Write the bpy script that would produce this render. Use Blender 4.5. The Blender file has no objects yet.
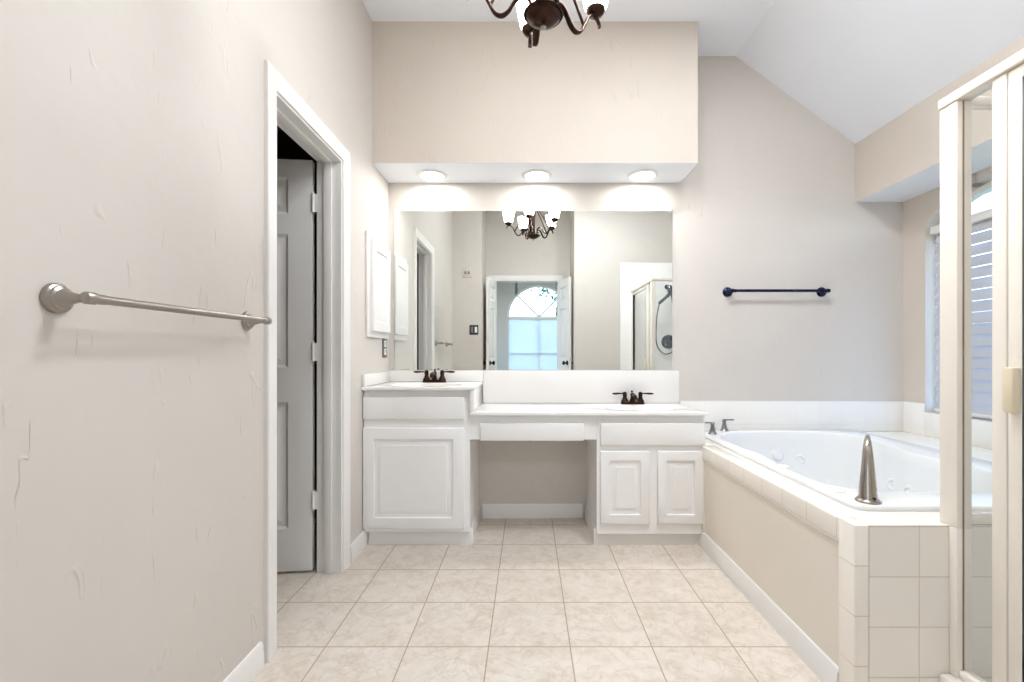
import bpy, bmesh, math, random
from mathutils import Vector, Matrix

random.seed(7)
C = bpy.context.scene.collection
SC = bpy.context.scene
PI = math.pi

# ------------------------------------------------------------------ camera, world, light, exposure
cam_d = bpy.data.cameras.new('camera')
cam_d.sensor_width = 36.0
cam_d.lens = 456.0 / 1024.0 * 36.0
cam_d.shift_x = -16.0 / 1024.0
cam_d.shift_y = 13.0 / 1024.0
cam_d.clip_start = 0.02
cam = bpy.data.objects.new('camera', cam_d)
cam.location = (0, 0, 1.10)
cam.rotation_euler = (PI / 2, 0, 0)
C.objects.link(cam)
SC.camera = cam

SC.view_settings.view_transform = 'Standard'
SC.view_settings.look = 'None'
SC.view_settings.gamma = 1.0
SC.view_settings.use_curve_mapping = False
SC.view_settings.exposure = 0.6

SC.cycles.max_bounces = 14
SC.cycles.diffuse_bounces = 8
SC.cycles.glossy_bounces = 8
SC.cycles.transmission_bounces = 10
SC.cycles.transparent_max_bounces = 24
SC.cycles.sample_clamp_indirect = 6.0

CEIL = 3.105
DAY = (0.50, 0.74, 1.0)
w = bpy.data.worlds.new('sky')
SC.world = w
w.use_nodes = True
nt = w.node_tree
bg = nt.nodes['Background']
tc = nt.nodes.new('ShaderNodeTexCoord')
sp = nt.nodes.new('ShaderNodeSeparateXYZ')
rp = nt.nodes.new('ShaderNodeValToRGB')
rp.color_ramp.elements[0].position = 0.0
rp.color_ramp.elements[0].color = (0.84, 0.93, 1.0, 1)
rp.color_ramp.elements[1].position = 0.42
rp.color_ramp.elements[1].color = (0.30, 0.58, 1.0, 1)
nt.links.new(tc.outputs['Generated'], sp.inputs[0])
nt.links.new(sp.outputs['Z'], rp.inputs[0])
nt.links.new(rp.outputs[0], bg.inputs['Color'])
bg.inputs['Strength'].default_value = 4.5


def area(name, loc, rot, sx, sy, power, col, portal=False, shape='RECTANGLE'):
    l = bpy.data.lights.new(name, 'AREA')
    l.shape = shape
    l.size = sx
    if shape == 'RECTANGLE':
        l.size_y = sy
    l.energy = power
    l.color = col
    if portal:
        l.cycles.is_portal = True
    o = bpy.data.objects.new(name, l)
    o.location = loc
    o.rotation_euler = rot
    C.objects.link(o)
    return o


# daylight through two windows and one added side window (portals guide the sky light)
area('tub_window_daylight', (2.70, 2.30, 1.40), (0, PI / 2, 0), 1.5, 1.3, 0, (1, 1, 1), True)
area('added_window_daylight', (-2.16, -2.3, 1.5), (0, -PI / 2, 0), 1.9, 2.4, 0, (1, 1, 1), True)
area('bedroom_window_daylight', (0.25, -4.36, 1.60), (PI / 2, 0, 0), 1.5, 2.2, 0, (1, 1, 1), True)

CAN_X = (-0.618, 0.058, 0.740)
CAN_Y = 2.935
SOFFIT_Z = 2.2515
CAN_W = 1.9
SHADE_E = 8.0
WARM = (1.0, 0.98, 0.97)
for cx in CAN_X:
    area('downlight_lamp', (cx, CAN_Y, SOFFIT_Z - 0.012), (0, 0, 0), 0.13, 0.13, CAN_W, WARM, False, 'DISK')

# unseen fill lamps added under the bathroom and bedroom ceilings
FILL_LAMPS = ((0.32, 1.34), (0.95, 1.55))
COOL = (0.91, 0.945, 1.0)
for lx, ly in FILL_LAMPS:
    area('fill_lamp_light', (lx, ly, CEIL - 0.034), (0, 0, 0), 0.26, 0.26, 15.5, COOL, False, 'DISK')
area('bedroom_fill_light', (0.4, -2.4, CEIL - 0.034), (0, 0, 0), 0.3, 0.3, 30.0, (0.86, 0.95, 1.0), False, 'DISK')


# ------------------------------------------------------------------ materials
def srgb(r, g, b):
    def f(v):
        v /= 255.0
        return v / 12.92 if v <= 0.04045 else ((v + 0.055) / 1.055) ** 2.4
    return (f(r), f(g), f(b), 1)


class NT:
    def __init__(s, name):
        s.m = bpy.data.materials.new(name)
        s.m.use_nodes = True
        s.t = s.m.node_tree
        s.b = s.t.nodes['Principled BSDF']
        s.o = s.t.nodes['Material Output']

    def n(s, typ, **kw):
        nd = s.t.nodes.new(typ)
        for k, v in kw.items():
            setattr(nd, k, v)
        return nd

    def l(s, a, b):
        s.t.links.new(a, b)

    def math(s, op, a, b=None, c=None):
        nd = s.n('ShaderNodeMath', operation=op)
        for i, v in enumerate((a, b, c)):
            if v is None:
                continue
            if isinstance(v, (int, float)):
                nd.inputs[i].default_value = v
            else:
                s.l(v, nd.inputs[i])
        return nd.outputs[0]

    def mix(s, fac, a, b):
        nd = s.n('ShaderNodeMix', data_type='RGBA')
        for i, v in ((0, fac), (6, a), (7, b)):
            if isinstance(v, (int, float)):
                nd.inputs[i].default_value = v
            elif isinstance(v, tuple):
                nd.inputs[i].default_value = v
            else:
                s.l(v, nd.inputs[i])
        return nd.outputs[2]

    def noise(s, scale, detail=3, rough=0.5, vec=None, dist=0.0):
        nd = s.n('ShaderNodeTexNoise')
        nd.inputs['Scale'].default_value = scale
        nd.inputs['Detail'].default_value = detail
        nd.inputs['Roughness'].default_value = rough
        nd.inputs['Distortion'].default_value = dist
        s.l(vec if vec is not None else s.pos(), nd.inputs['Vector'])
        return nd.outputs['Fac']

    def pos(s):
        if not hasattr(s, '_g'):
            s._g = s.n('ShaderNodeNewGeometry')
        return s._g.outputs['Position']

    def nrm(s):
        s.pos()
        return s._g.outputs['True Normal']

    def ramp(s, fac, p0, c0, p1, c1):
        nd = s.n('ShaderNodeValToRGB')
        nd.color_ramp.elements[0].position = p0
        nd.color_ramp.elements[0].color = c0
        nd.color_ramp.elements[1].position = p1
        nd.color_ramp.elements[1].color = c1
        s.l(fac, nd.inputs[0])
        return nd.outputs[0]

    def bump(s, h, dist, strength=1.0):
        nd = s.n('ShaderNodeBump')
        nd.inputs['Distance'].default_value = dist
        nd.inputs['Strength'].default_value = strength
        s.l(h, nd.inputs['Height'])
        s.l(nd.outputs[0], s.b.inputs['Normal'])

    def set(s, col=None, rough=None, metal=None, spec=None):
        if col is not None:
            s.b.inputs['Base Color'].default_value = col
        if rough is not None:
            s.b.inputs['Roughness'].default_value = rough
        if metal is not None:
            s.b.inputs['Metallic'].default_value = metal
        if spec is not None:
            s.b.inputs['Specular IOR Level'].default_value = spec
        return s


W3 = (1, 1, 1, 1)
K3 = (0, 0, 0, 1)


def simple(name, col, rough=0.5, metal=0.0, spec=0.5, vary=0.03, scale=9.0, bump=0.0):
    q = NT(name).set(col, rough, metal, spec)
    dark = tuple(c * (1 - vary * 2) for c in col[:3]) + (1,)
    q.l(q.mix(q.noise(scale), dark, col), q.b.inputs['Base Color'])
    if bump:
        q.bump(q.noise(scale * 14, 2), bump, 0.4)
    return q.m


def plaster(name, col, marks=True):
    """painted skip-trowel plaster: smooth, with short scattered trowel ridges"""
    q = NT(name).set(col, 0.62, 0, 0.3)
    dirty = tuple(c * 0.95 for c in col[:3]) + (1,)
    q.l(q.mix(q.ramp(q.noise(1.1, 3), 0.35, K3, 0.7, W3), dirty, col), q.b.inputs['Base Color'])
    soft = q.noise(5.0, 3, 0.5)
    fine = q.noise(150.0, 2, 0.5)
    h = q.math('MULTIPLY_ADD', soft, 3.0, q.math('MULTIPLY', fine, 0.05))
    if marks:
        mp = q.n('ShaderNodeMapping')
        mp.inputs['Rotation'].default_value = (0.45, 0.35, 0.5)
        mp.inputs['Scale'].default_value = (5.0, 5.0, 1.3)
        q.l(q.pos(), mp.inputs[0])
        ridge = q.math('ABSOLUTE', q.math('SUBTRACT', q.noise(1.9, 2, 0.5, mp.outputs[0], 0.6), 0.5))
        line = q.ramp(ridge, 0.0, W3, 0.014, K3)
        gate = q.ramp(q.noise(7.5, 2, 0.6), 0.57, K3, 0.64, W3)
        h = q.math('MULTIPLY_ADD', q.math('MULTIPLY', line, gate), 1.0, h)
    q.bump(h, 0.0022, 0.8)
    return q.m


def tile(name, size, off, gw, col, grout, rough=0.15, vary=0.04, mottled=False, bumpd=0.0012):
    """square tiles laid on whichever faces carry them; lines in world space"""
    q = NT(name).set(col, rough, 0, 0.5)
    sp_, sn = q.n('ShaderNodeSeparateXYZ'), q.n('ShaderNodeSeparateXYZ')
    q.l(q.pos(), sp_.inputs[0])
    q.l(q.nrm(), sn.inputs[0])
    tot = None
    for i in range(3):
        s_ = size[i] if isinstance(size, tuple) else size
        f = q.math('FRACT', q.math('DIVIDE', q.math('SUBTRACT', sp_.outputs[i], off[i] - 50 * s_), s_))
        d = q.math('MULTIPLY', q.math('MINIMUM', f, q.math('SUBTRACT', 1.0, f)), s_)
        mk = q.math('LESS_THAN', d, gw / 2)
        keep = q.math('LESS_THAN', q.math('ABSOLUTE', sn.outputs[i]), 0.6)
        mk = q.math('MULTIPLY', mk, keep)
        tot = mk if tot is None else q.math('MAXIMUM', tot, mk)
    # one shade per tile
    ids = []
    for i in range(3):
        s_ = size[i] if isinstance(size, tuple) else size
        ids.append(q.math('FLOOR', q.math('DIVIDE', q.math('SUBTRACT', sp_.outputs[i], off[i] - 50 * s_ - 0.0003), s_)))
    cb = q.n('ShaderNodeCombineXYZ')
    for i in range(3):
        q.l(ids[i], cb.inputs[i])
    wn = q.n('ShaderNodeTexWhiteNoise', noise_dimensions='3D')
    q.l(cb.outputs[0], wn.inputs['Vector'])
    dark = tuple(c * (1 - 2 * vary) for c in col[:3]) + (1,)
    base = q.mix(wn.outputs['Value'], dark, col)
    if mottled:
        ad = q.n('ShaderNodeVectorMath', operation='MULTIPLY_ADD')
        q.l(wn.outputs['Color'], ad.inputs[0])
        ad.inputs[1].default_value = (7, 7, 7)
        q.l(q.pos(), ad.inputs[2])
        v = ad.outputs[0]
        a = q.ramp(q.noise(9.0, 6, 0.62, v, 0.8), 0.36, W3, 0.60, K3)
        b = q.ramp(q.noise(26.0, 5, 0.6, v, 0.4), 0.40, K3, 0.66, W3)
        base = q.mix(q.math('MULTIPLY', a, 0.55), base, srgb(193, 180, 162))
        base = q.mix(q.math('MULTIPLY', b, 0.40), base, srgb(230, 224, 215))
        vein = q.math('ABSOLUTE', q.math('SUBTRACT', q.noise(6.0, 4, 0.6, v, 1.6), 0.5))
        base = q.mix(q.math('MULTIPLY', q.ramp(vein, 0.0, W3, 0.03, K3), 0.32), base, srgb(176, 158, 136))
    q.l(q.mix(tot, base, grout), q.b.inputs['Base Color'])
    q.l(q.mix(tot, (rough,) * 3 + (1,), (0.8,) * 3 + (1,)), q.b.inputs['Roughness'])
    q.bump(q.math('SUBTRACT', 1.0, tot), bumpd, 0.7)
    return q.m


def glass(name, tint, base_refl=0.05):
    q = NT(name)
    q.t.nodes.remove(q.b)
    tr = q.n('ShaderNodeBsdfTransparent')
    tr.inputs[0].default_value = tint
    gl = q.n('ShaderNodeBsdfGlossy')
    gl.inputs['Roughness'].default_value = 0.0
    dt = q.n('ShaderNodeVectorMath', operation='DOT_PRODUCT')
    q.l(q.nrm(), dt.inputs[0])
    q.l(q._g.outputs['Incoming'], dt.inputs[1])
    gz = q.math('SUBTRACT', 1.0, q.math('ABSOLUTE', dt.outputs['Value']))
    fr = q.math('MULTIPLY_ADD', q.math('POWER', gz, 5.0), 0.9, base_refl)
    mx = q.n('ShaderNodeMixShader')
    q.l(fr, mx.inputs[0])
    q.l(tr.outputs[0], mx.inputs[1])
    q.l(gl.outputs[0], mx.inputs[2])
    q.l(mx.outputs[0], q.o.inputs['Surface'])
    return q.m


def emit(name, col, e):
    q = NT(name)
    q.t.nodes.remove(q.b)
    em = q.n('ShaderNodeEmission')
    em.inputs[0].default_value = col
    em.inputs[1].default_value = e
    q.l(em.outputs[0], q.o.inputs['Surface'])
    return q.m


def brushed(name, col, rough=0.3):
    q = NT(name).set(col, rough, 1.0)
    n = q.noise(60.0, 3)
    q.l(q.ramp(n, 0.3, (rough * 0.95,) * 3 + (1,), 0.7, (rough * 1.05,) * 3 + (1,)), q.b.inputs['Roughness'])
    return q.m


def blind_mat(name, col, trans):
    q = NT(name).set(col, 0.45, 0, 0.4)
    tl = q.n('ShaderNodeBsdfTranslucent')
    tl.inputs[0].default_value = col
    mx = q.n('ShaderNodeMixShader')
    mx.inputs[0].default_value = trans
    q.l(q.mix(q.noise(12.0), tuple(c * 0.95 for c in col[:3]) + (1,), col), q.b.inputs['Base Color'])
    q.l(q.b.outputs[0], mx.inputs[1])
    q.l(tl.outputs[0], mx.inputs[2])
    q.l(mx.outputs[0], q.o.inputs['Surface'])
    return q.m


M = {}
M['wall'] = plaster('wall_plaster', srgb(211, 205, 198))
M['beige'] = plaster('beige_plaster', srgb(211, 201, 190), True)
M['ceiling'] = plaster('ceiling_paint', srgb(237, 240, 245), False)
M['apron'] = plaster('apron_paint', srgb(234, 226, 214), False)
M['floor'] = tile('floor_tile', 0.3065, (-0.148, 1.713, 0), 0.0048, srgb(219, 209, 198), srgb(170, 156, 136), 0.32, 0.025, True)
M['white'] = simple('white_paint', srgb(233, 231, 228), 0.38, vary=0.015)
M['cab'] = simple('cabinet_paint', srgb(239, 238, 237), 0.40, vary=0.015)
M['door'] = simple('door_paint', srgb(236, 235, 233), 0.42, vary=0.015)
M['marble'] = simple('cultured_marble', srgb(234, 232, 229), 0.14, vary=0.012, scale=5)
M['acrylic'] = simple('tub_acrylic', srgb(230, 231, 231), 0.10, vary=0.006, scale=3)
M['tile'] = tile('deck_tile', 0.1525, (1.0346, 1.617, 0.4237), 0.003, srgb(243, 237, 227), srgb(212, 202, 188), 0.14, 0.015)
M['bulltile'] = tile('edge_tile', (40.0, 0.157, 0.1525), (20.0, 1.617, 0.457), 0.003, srgb(246, 240, 230), srgb(210, 200, 184), 0.14, 0.015)
M['splash'] = tile('splash_tile', 0.1525, (1.0346, 1.617, 0.628), 0.0022, srgb(241, 239, 235), srgb(231, 228, 222), 0.14, 0.01)
M['shtile'] = tile('shower_tile', 0.2, (1.144, 0.47, 0.23), 0.003, srgb(240, 239, 236), srgb(226, 224, 220), 0.16, 0.015)
M['almond'] = simple('almond_enamel', srgb(238, 231, 220), 0.22, vary=0.01)
M['handle'] = simple('almond_plastic', srgb(226, 212, 186), 0.35, vary=0.02)
M['nickel'] = brushed('brushed_nickel', srgb(170, 162, 152), 0.26)
M['nickel2'] = brushed('satin_nickel', srgb(164, 158, 152), 0.30)
M['grey'] = brushed('grey_nickel', srgb(140, 140, 140), 0.35)
M['bronze'] = brushed('oil_rubbed_bronze', srgb(62, 45, 37), 0.30)
M['black'] = brushed('dark_bronze', srgb(40, 32, 30), 0.34)
M['blue_reflect'] = brushed('window_blue_bronze', srgb(40, 44, 72), 0.28)  # dark bronze with the window's blue reflection put into its colour
M['mirror'] = NT('silvered_glass').set((0.83, 0.855, 0.835, 1), 0.0, 1.0).m
M['glass'] = glass('clear_glass', (0.985, 0.99, 0.987, 1), 0.03)
M['wglass'] = glass('window_glass', (0.95, 0.98, 1.0, 1), 0.03)
M['shade'] = emit('lit_frosted_glass', (1.0, 0.985, 0.965, 1), SHADE_E)
M['lens'] = emit('lit_downlight_lens', (1.0, 0.96, 0.90, 1), 14.0)
M['fill_lens'] = emit('fill_lamp_diffuser', (1.0, 0.98, 0.95, 1), 4.0)
M['blind'] = blind_mat('white_vinyl_slats', srgb(196, 198, 208), 0.08)
M['shadecloth'] = blind_mat('white_translucent_slats', srgb(244, 244, 244), 0.6)
M['plate'] = brushed('pewter_plate', srgb(132, 130, 128), 0.4)
M['dplate'] = simple('dark_plate', srgb(62, 62, 66), 0.35, 0.4)
M['socket'] = simple('white_plastic', srgb(240, 238, 234), 0.35, vary=0.01)
M['dark'] = simple('dark_slot', srgb(24, 22, 22), 0.6)
M['carpet'] = simple('bedroom_carpet', srgb(190, 178, 160), 0.95, vary=0.08, scale=60, bump=0.004)
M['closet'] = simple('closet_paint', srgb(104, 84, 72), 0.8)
M['dirt'] = simple('lawn', srgb(96, 112, 70), 0.95, vary=0.2, scale=4)
M['bark'] = simple('bark', srgb(92, 76, 62), 0.9, vary=0.2, scale=20)
M['leaf'] = simple('leaf', srgb(110, 134, 100), 0.6, vary=0.25, scale=6)
M['caulk'] = simple('aged_caulk', srgb(150, 126, 98), 0.7, vary=0.15, scale=30)
M['chrome'] = brushed('polished_chrome', srgb(110, 116, 122), 0.2)


# ------------------------------------------------------------------ mesh building
class MB:
    def __init__(s):
        s.bm = bmesh.new()

    def box(s, x0, x1, y0, y1, z0, z1, bev=0.0, seg=2):
        t = bmesh.new()
        bmesh.ops.create_cube(t, size=1.0)
        for v in t.verts:
            v.co = Vector(((x0 + x1) / 2 + v.co.x * (x1 - x0), (y0 + y1) / 2 + v.co.y * (y1 - y0), (z0 + z1) / 2 + v.co.z * (z1 - z0)))
        if bev:
            bev = min(bev, 0.49 * min(abs(x1 - x0), abs(y1 - y0), abs(z1 - z0)))
            bmesh.ops.bevel(t, geom=t.edges[:], offset=bev, segments=seg, affect='EDGES', profile=0.5)
        return s.add(t)

    def add(s, t, mat=None):
        if mat is not None:
            bmesh.ops.transform(t, matrix=mat, verts=t.verts[:])
        me = bpy.data.meshes.new('tmp')
        t.to_mesh(me)
        s.bm.from_mesh(me)
        bpy.data.meshes.remove(me)
        t.free()
        return s

    def quad(s, *pts):
        s.bm.faces.new([s.bm.verts.new(p) for p in pts])
        return s

    def prism(s, pts, ax, t0, t1):
        """polygon given in the two remaining axes (in x,y,z order), extruded along ax"""
        def P(p, t):
            if ax == 'x':
                return (t, p[0], p[1])
            if ax == 'y':
                return (p[0], t, p[1])
            return (p[0], p[1], t)
        a = [s.bm.verts.new(P(p, t0)) for p in pts]
        b = [s.bm.verts.new(P(p, t1)) for p in pts]
        s.bm.faces.new(a)
        s.bm.faces.new(b[::-1])
        n = len(pts)
        for i in range(n):
            s.bm.faces.new((a[i], b[i], b[(i + 1) % n], a[(i + 1) % n]))
        return s

    def frame(s, d):
        d = Vector(d).normalized()
        u = Vector((0, 0, 1)) if abs(d.z) < 0.9 else Vector((1, 0, 0))
        x = u.cross(d).normalized()
        return x, d.cross(x).normalized(), d

    def rings(s, rings, cap0=True, cap1=True, closed=False):
        vs = [[s.bm.verts.new(p) for p in r] for r in rings]
        n = len(vs[0])
        m = len(vs)
        for i in range(m if closed else m - 1):
            a, b = vs[i], vs[(i + 1) % m]
            for k in range(n):
                s.bm.faces.new((a[k], a[(k + 1) % n], b[(k + 1) % n], b[k]))
        if not closed:
            if cap0:
                s.bm.faces.new(vs[0][::-1])
            if cap1:
                s.bm.faces.new(vs[-1])
        return s

    def lathe(s, prof, o, axis=(0, 0, 1), n=32, cap0=True, cap1=True):
        x, y, d = s.frame(axis)
        o = Vector(o)
        R = []
        for r, t in prof:
            r = max(r, 0.0004)
            R.append([o + d * t + x * (r * math.cos(2 * PI * k / n)) + y * (r * math.sin(2 * PI * k / n)) for k in range(n)])
        return s.rings(R, cap0, cap1)

    def cyl(s, p0, p1, r0, r1=None, n=20):
        p0, p1 = Vector(p0), Vector(p1)
        r1 = r0 if r1 is None else r1
        return s.lathe([(r0, 0), (r1, (p1 - p0).length)], p0, p1 - p0, n)

    def tube(s, pts, rad, n=12, flat=1.0, up=None, closed=False):
        pts = [Vector(p) for p in pts]
        m = len(pts)
        if not isinstance(rad, (list, tuple)):
            rad = [rad] * m
        R = []
        prev = None
        for i in range(m):
            if closed:
                d = pts[(i + 1) % m] - pts[i - 1]
            else:
                d = pts[min(i + 1, m - 1)] - pts[max(i - 1, 0)]
            d.normalize()
            if up is not None:
                x = Vector(up).cross(d).normalized()
            elif prev is None:
                x, _, _ = s.frame(d)
            else:
                x = (prev - d * prev.dot(d)).normalized()
            prev = x
            y = d.cross(x).normalized()
            R.append([pts[i] + x * (rad[i] * math.cos(2 * PI * k / n)) + y * (rad[i] * flat * math.sin(2 * PI * k / n)) for k in range(n)])
        return s.rings(R, closed=closed)

    def paneled(s, us, vs, panels, prof, P):
        """flat face over a grid of us x vs; cells listed in panels get a nested moulded profile [(inset, depth)]"""
        for i in range(len(us) - 1):
            for j in range(len(vs) - 1):
                u0, u1, v0, v1 = us[i], us[i + 1], vs[j], vs[j + 1]
                if (i, j) in panels:
                    last = None
                    for ins, dep in prof:
                        r = [s.bm.verts.new(P(u, v, dep)) for u, v in ((u0 + ins, v0 + ins), (u1 - ins, v0 + ins), (u1 - ins, v1 - ins), (u0 + ins, v1 - ins))]
                        if last:
                            for k in range(4):
                                s.bm.faces.new((last[k], last[(k + 1) % 4], r[(k + 1) % 4], r[k]))
                        last = r
                    s.bm.faces.new(last)
                else:
                    s.bm.faces.new([s.bm.verts.new(P(u, v, 0)) for u, v in ((u0, v0), (u1, v0), (u1, v1), (u0, v1))])
        return s

    def build(s, name, mat, parent=None, origin=None, local=False, ang=35, fix=True):
        bm = s.bm
        bmesh.ops.remove_doubles(bm, verts=bm.verts[:], dist=0.00002)
        if fix:
            bmesh.ops.recalc_face_normals(bm, faces=bm.faces[:])
        o0 = Vector((0, 0, 0))
        if parent is not None:
            r = parent
            while r.parent:
                r = r.parent
            o0 = r.location.copy()
            if parent.parent is not None or parent.type != 'EMPTY':
                pass
        elif origin is not None:
            o0 = Vector(origin)
        if not local and o0.length:
            bmesh.ops.translate(bm, vec=-o0, verts=bm.verts[:])
        me = bpy.data.meshes.new(name)
        bm.to_mesh(me)
        bm.free()
        for p in me.polygons:
            p.use_smooth = True
        me.set_sharp_from_angle(angle=math.radians(ang))
        me.materials.append(mat)
        o = bpy.data.objects.new(name, me)
        C.objects.link(o)
        if parent is not None:
            o.parent = parent
        elif origin is not None:
            o.location = origin
        return o


def underside(o, mat):
    o.data.materials.append(mat)
    for p in o.data.polygons:
        if p.normal.z < -0.7:
            p.material_index = 1
    return o


def tag(o, label=None, cat=None, group=None, kind=None):
    if label:
        o['label'] = label
    if cat:
        o['category'] = cat
    if group:
        o['group'] = group
    if kind:
        o['kind'] = kind
    return o


def thing(name, loc, label, cat, group=None, rz=0.0, kind=None):
    o = bpy.data.objects.new(name, None)
    o.empty_display_size = 0.1
    C.objects.link(o)
    o.location = loc
    o.rotation_euler = (0, 0, rz)
    return tag(o, label, cat, group, kind)


def struct(o, label=None):
    o['kind'] = 'structure'
    if label:
        o['label'] = label
    return o


def dup(root, loc, label, group=None, rz=None):
    r = root.copy()
    C.objects.link(r)
    r.location = loc
    if rz is not None:
        r.rotation_euler = (0, 0, rz)
    r['label'] = label
    if group:
        r['group'] = group
    for ch in list(root.children):
        c = ch.copy()
        C.objects.link(c)
        c.parent = r
        for g in list(ch.children):
            d = g.copy()
            C.objects.link(d)
            d.parent = c
    return r


def spline(pts, k=6):
    """Catmull-Rom through points"""
    pts = [Vector(p) for p in pts]
    out = []
    for i in range(len(pts) - 1):
        p0, p1, p2, p3 = pts[max(i - 1, 0)], pts[i], pts[i + 1], pts[min(i + 2, len(pts) - 1)]
        for j in range(k):
            t = j / k
            out.append(0.5 * ((2 * p1) + (p2 - p0) * t + (2 * p0 - 5 * p1 + 4 * p2 - p3) * t * t + (3 * p1 - p0 - 3 * p2 + p3) * t ** 3))
    out.append(pts[-1])
    return out


# ------------------------------------------------------------------ room shell
XL, YB, XR = -0.94, 3.07, 2.525        # left wall, mirror wall, tub-window wall
YF = 0.47                              # walls either side of the entry passage
DO0, DO1, DOZ = 1.685, 2.31, 2.085       # left doorway
PX = 0.575                             # half width of the entry passage
BD0, BD1, BDZ = -0.465, 0.405, 2.11  # double doorway
YD = -0.10                             # double-door wall

m = MB()
m.box(-2.3, 3.4, -4.6, 3.3, -0.12, 0.0)
struct(m.build('floor', M['floor']), 'beige stone-look square tile floor')
m = MB()
m.box(-2.6, 3.6, -4.2, -0.22, 0.0, 0.012)
struct(m.build('floor_bedroom', M['carpet']), 'carpet beyond the double doors')

m = MB()
m.prism([(-2.3, CEIL), (1.394, CEIL), (2.80, CEIL - 0.7314 * 1.406), (2.80, 3.4), (-2.3, 3.4)], 'y', -0.22, 3.2)
struct(m.build('ceiling', M['ceiling']), 'white ceiling, flat then sloping down over the tub')
m = MB()
m.box(-2.6, 3.6, -4.4, -0.22, CEIL, 3.4)
struct(m.build('ceiling_bedroom', M['ceiling']))

m = MB()
m.prism([(-1.06, 0), (2.645, 0), (2.645, 2.19), (1.394, CEIL), (-1.06, CEIL)], 'y', YB, YB + 0.12)
struct(m.build('wall_back', M['wall']), 'wall behind the long mirror')

m = MB()
m.box(XL - 0.12, XL, YF, DO0, 0, CEIL)
m.box(XL - 0.12, XL, DO1, YB, 0, CEIL)
m.box(XL - 0.12, XL, DO0, DO1, DOZ, CEIL)
struct(m.build('wall_left', M['wall']), 'long plain wall with the narrow doorway')

m = MB()
m.box(XL - 0.12, -PX, -0.22, YF, 0, CEIL)
m.box(PX, XR + 0.12, -0.22, YF, 0, CEIL)
m.box(-PX, PX, -0.22, YD, BDZ, CEIL)
m.box(-PX, BD0 - 0.015, -0.22, YD, 0, BDZ)
m.box(BD1 + 0.015, PX, -0.22, YD, 0, BDZ)
struct(m.build('wall_front', M['wall']), 'wall with the entry passage and double doorway, seen in the mirror')

# window wall with an arched opening
WY0, WY1, WZ0, WZS, WRISE = 1.70, 2.90, 0.731, 1.87, 0.225
WC, WH = (WY0 + WY1) / 2, (WY1 - WY0) / 2


def arch(n=24, ins=0.0):
    return [(WC - (WH - ins) * math.cos(PI * i / n), WZS + (WRISE - ins) * math.sin(PI * i / n)) for i in range(n + 1)]


def wall_with_arch(m, ax, t0, t1, a0, a1, c0, c1, z0, arc, top):
    m_p = lambda pts: m.prism(pts, ax, t0, t1)
    m_p([(a0, 0), (c0, 0), (c0, top), (a0, top)])
    m_p([(c1, 0), (a1, 0), (a1, top), (c1, top)])
    m_p([(c0, 0), (c1, 0), (c1, z0), (c0, z0)])
    for i in range(len(arc) - 1):
        (u0, v0), (u1, v1) = arc[i], arc[i + 1]
        if u1 - u0 > 1e-5:
            m_p([(u0, v0), (u1, v1), (u1, top), (u0, top)])


m = MB()
wall_with_arch(m, 'x', XR, XR + 0.12, -0.22, YB, WY0, WY1, WZ0, arch(), 2.6)
struct(m.build('wall_right', M['beige'], ang=20), 'wall holding the arched tub window')

m = MB()
m.prism([(2.202, 2.124), (XR, 2.124), (XR, 2.30), (2.202, CEIL - 0.7314 * 0.808 - 0.0)], 'y', YF, YB)
struct(underside(m.build('beam', M['beige']), M['ceiling']), 'boxed beam under the sloping ceiling above the tub')

m = MB()
m.box(XL, 1.024, 2.749, YB, SOFFIT_Z, CEIL)
struct(underside(m.build('trim_1', M['beige']), M['ceiling']), 'dropped soffit above the long mirror')

# small dark room behind the left door
m = MB()
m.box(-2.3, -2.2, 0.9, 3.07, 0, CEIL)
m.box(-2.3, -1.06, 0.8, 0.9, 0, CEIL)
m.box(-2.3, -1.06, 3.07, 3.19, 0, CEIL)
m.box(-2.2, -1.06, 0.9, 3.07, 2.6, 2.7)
struct(m.build('wall_closet', M['closet']), 'dark room behind the left door')

# bedroom beyond the double doors
BW = (0.25, 0.73, 0.45, 1.94)          # window centre x, half width, sill, spring line
m = MB()
SB0, SB1, SZ0, SZ1 = -3.45, -1.15, 0.55, 2.40  # opening added for the side window that brightens the bedroom
m.box(-2.12, -2.0, -4.2, SB0, 0, CEIL)
m.box(-2.12, -2.0, SB1, -0.22, 0, CEIL)
m.box(-2.12, -2.0, SB0, SB1, 0, SZ0)
m.box(-2.12, -2.0, SB0, SB1, SZ1, CEIL)
m.box(3.0, 3.12, -4.2, -0.22, 0, CEIL)
m.box(-2.12, XL - 0.12, -0.34, -0.22, 0, CEIL)
m.box(XR + 0.12, 3.12, -0.34, -0.22, 0, CEIL)
arc = [(BW[0] - BW[1] * math.cos(PI * i / 32), BW[3] + BW[1] * math.sin(PI * i / 32)) for i in range(33)]
wall_with_arch(m, 'y', -4.32, -4.2, -2.12, 3.12, BW[0] - BW[1], BW[0] + BW[1], BW[2], arc, CEIL)
struct(m.build('wall_bedroom', M['wall'], ang=20), 'bedroom walls seen through the double doors')

# ------------------------------------------------------------------ baseboards and door casing
BASEP = [(0, 0), (0.015, 0), (0.015, 0.055), (0.012, 0.062), (0.012, 0.078), (0.006, 0.09), (0, 0.092)]


def baseboard(m, p0, p1, out):
    """profile swept from p0 to p1 (x,y); out = unit normal (x,y)"""
    R = []
    for p in (p0, p1):
        R.append([(p[0] + out[0] * a, p[1] + out[1] * a, b) for a, b in BASEP])
    m.rings(R)


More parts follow.
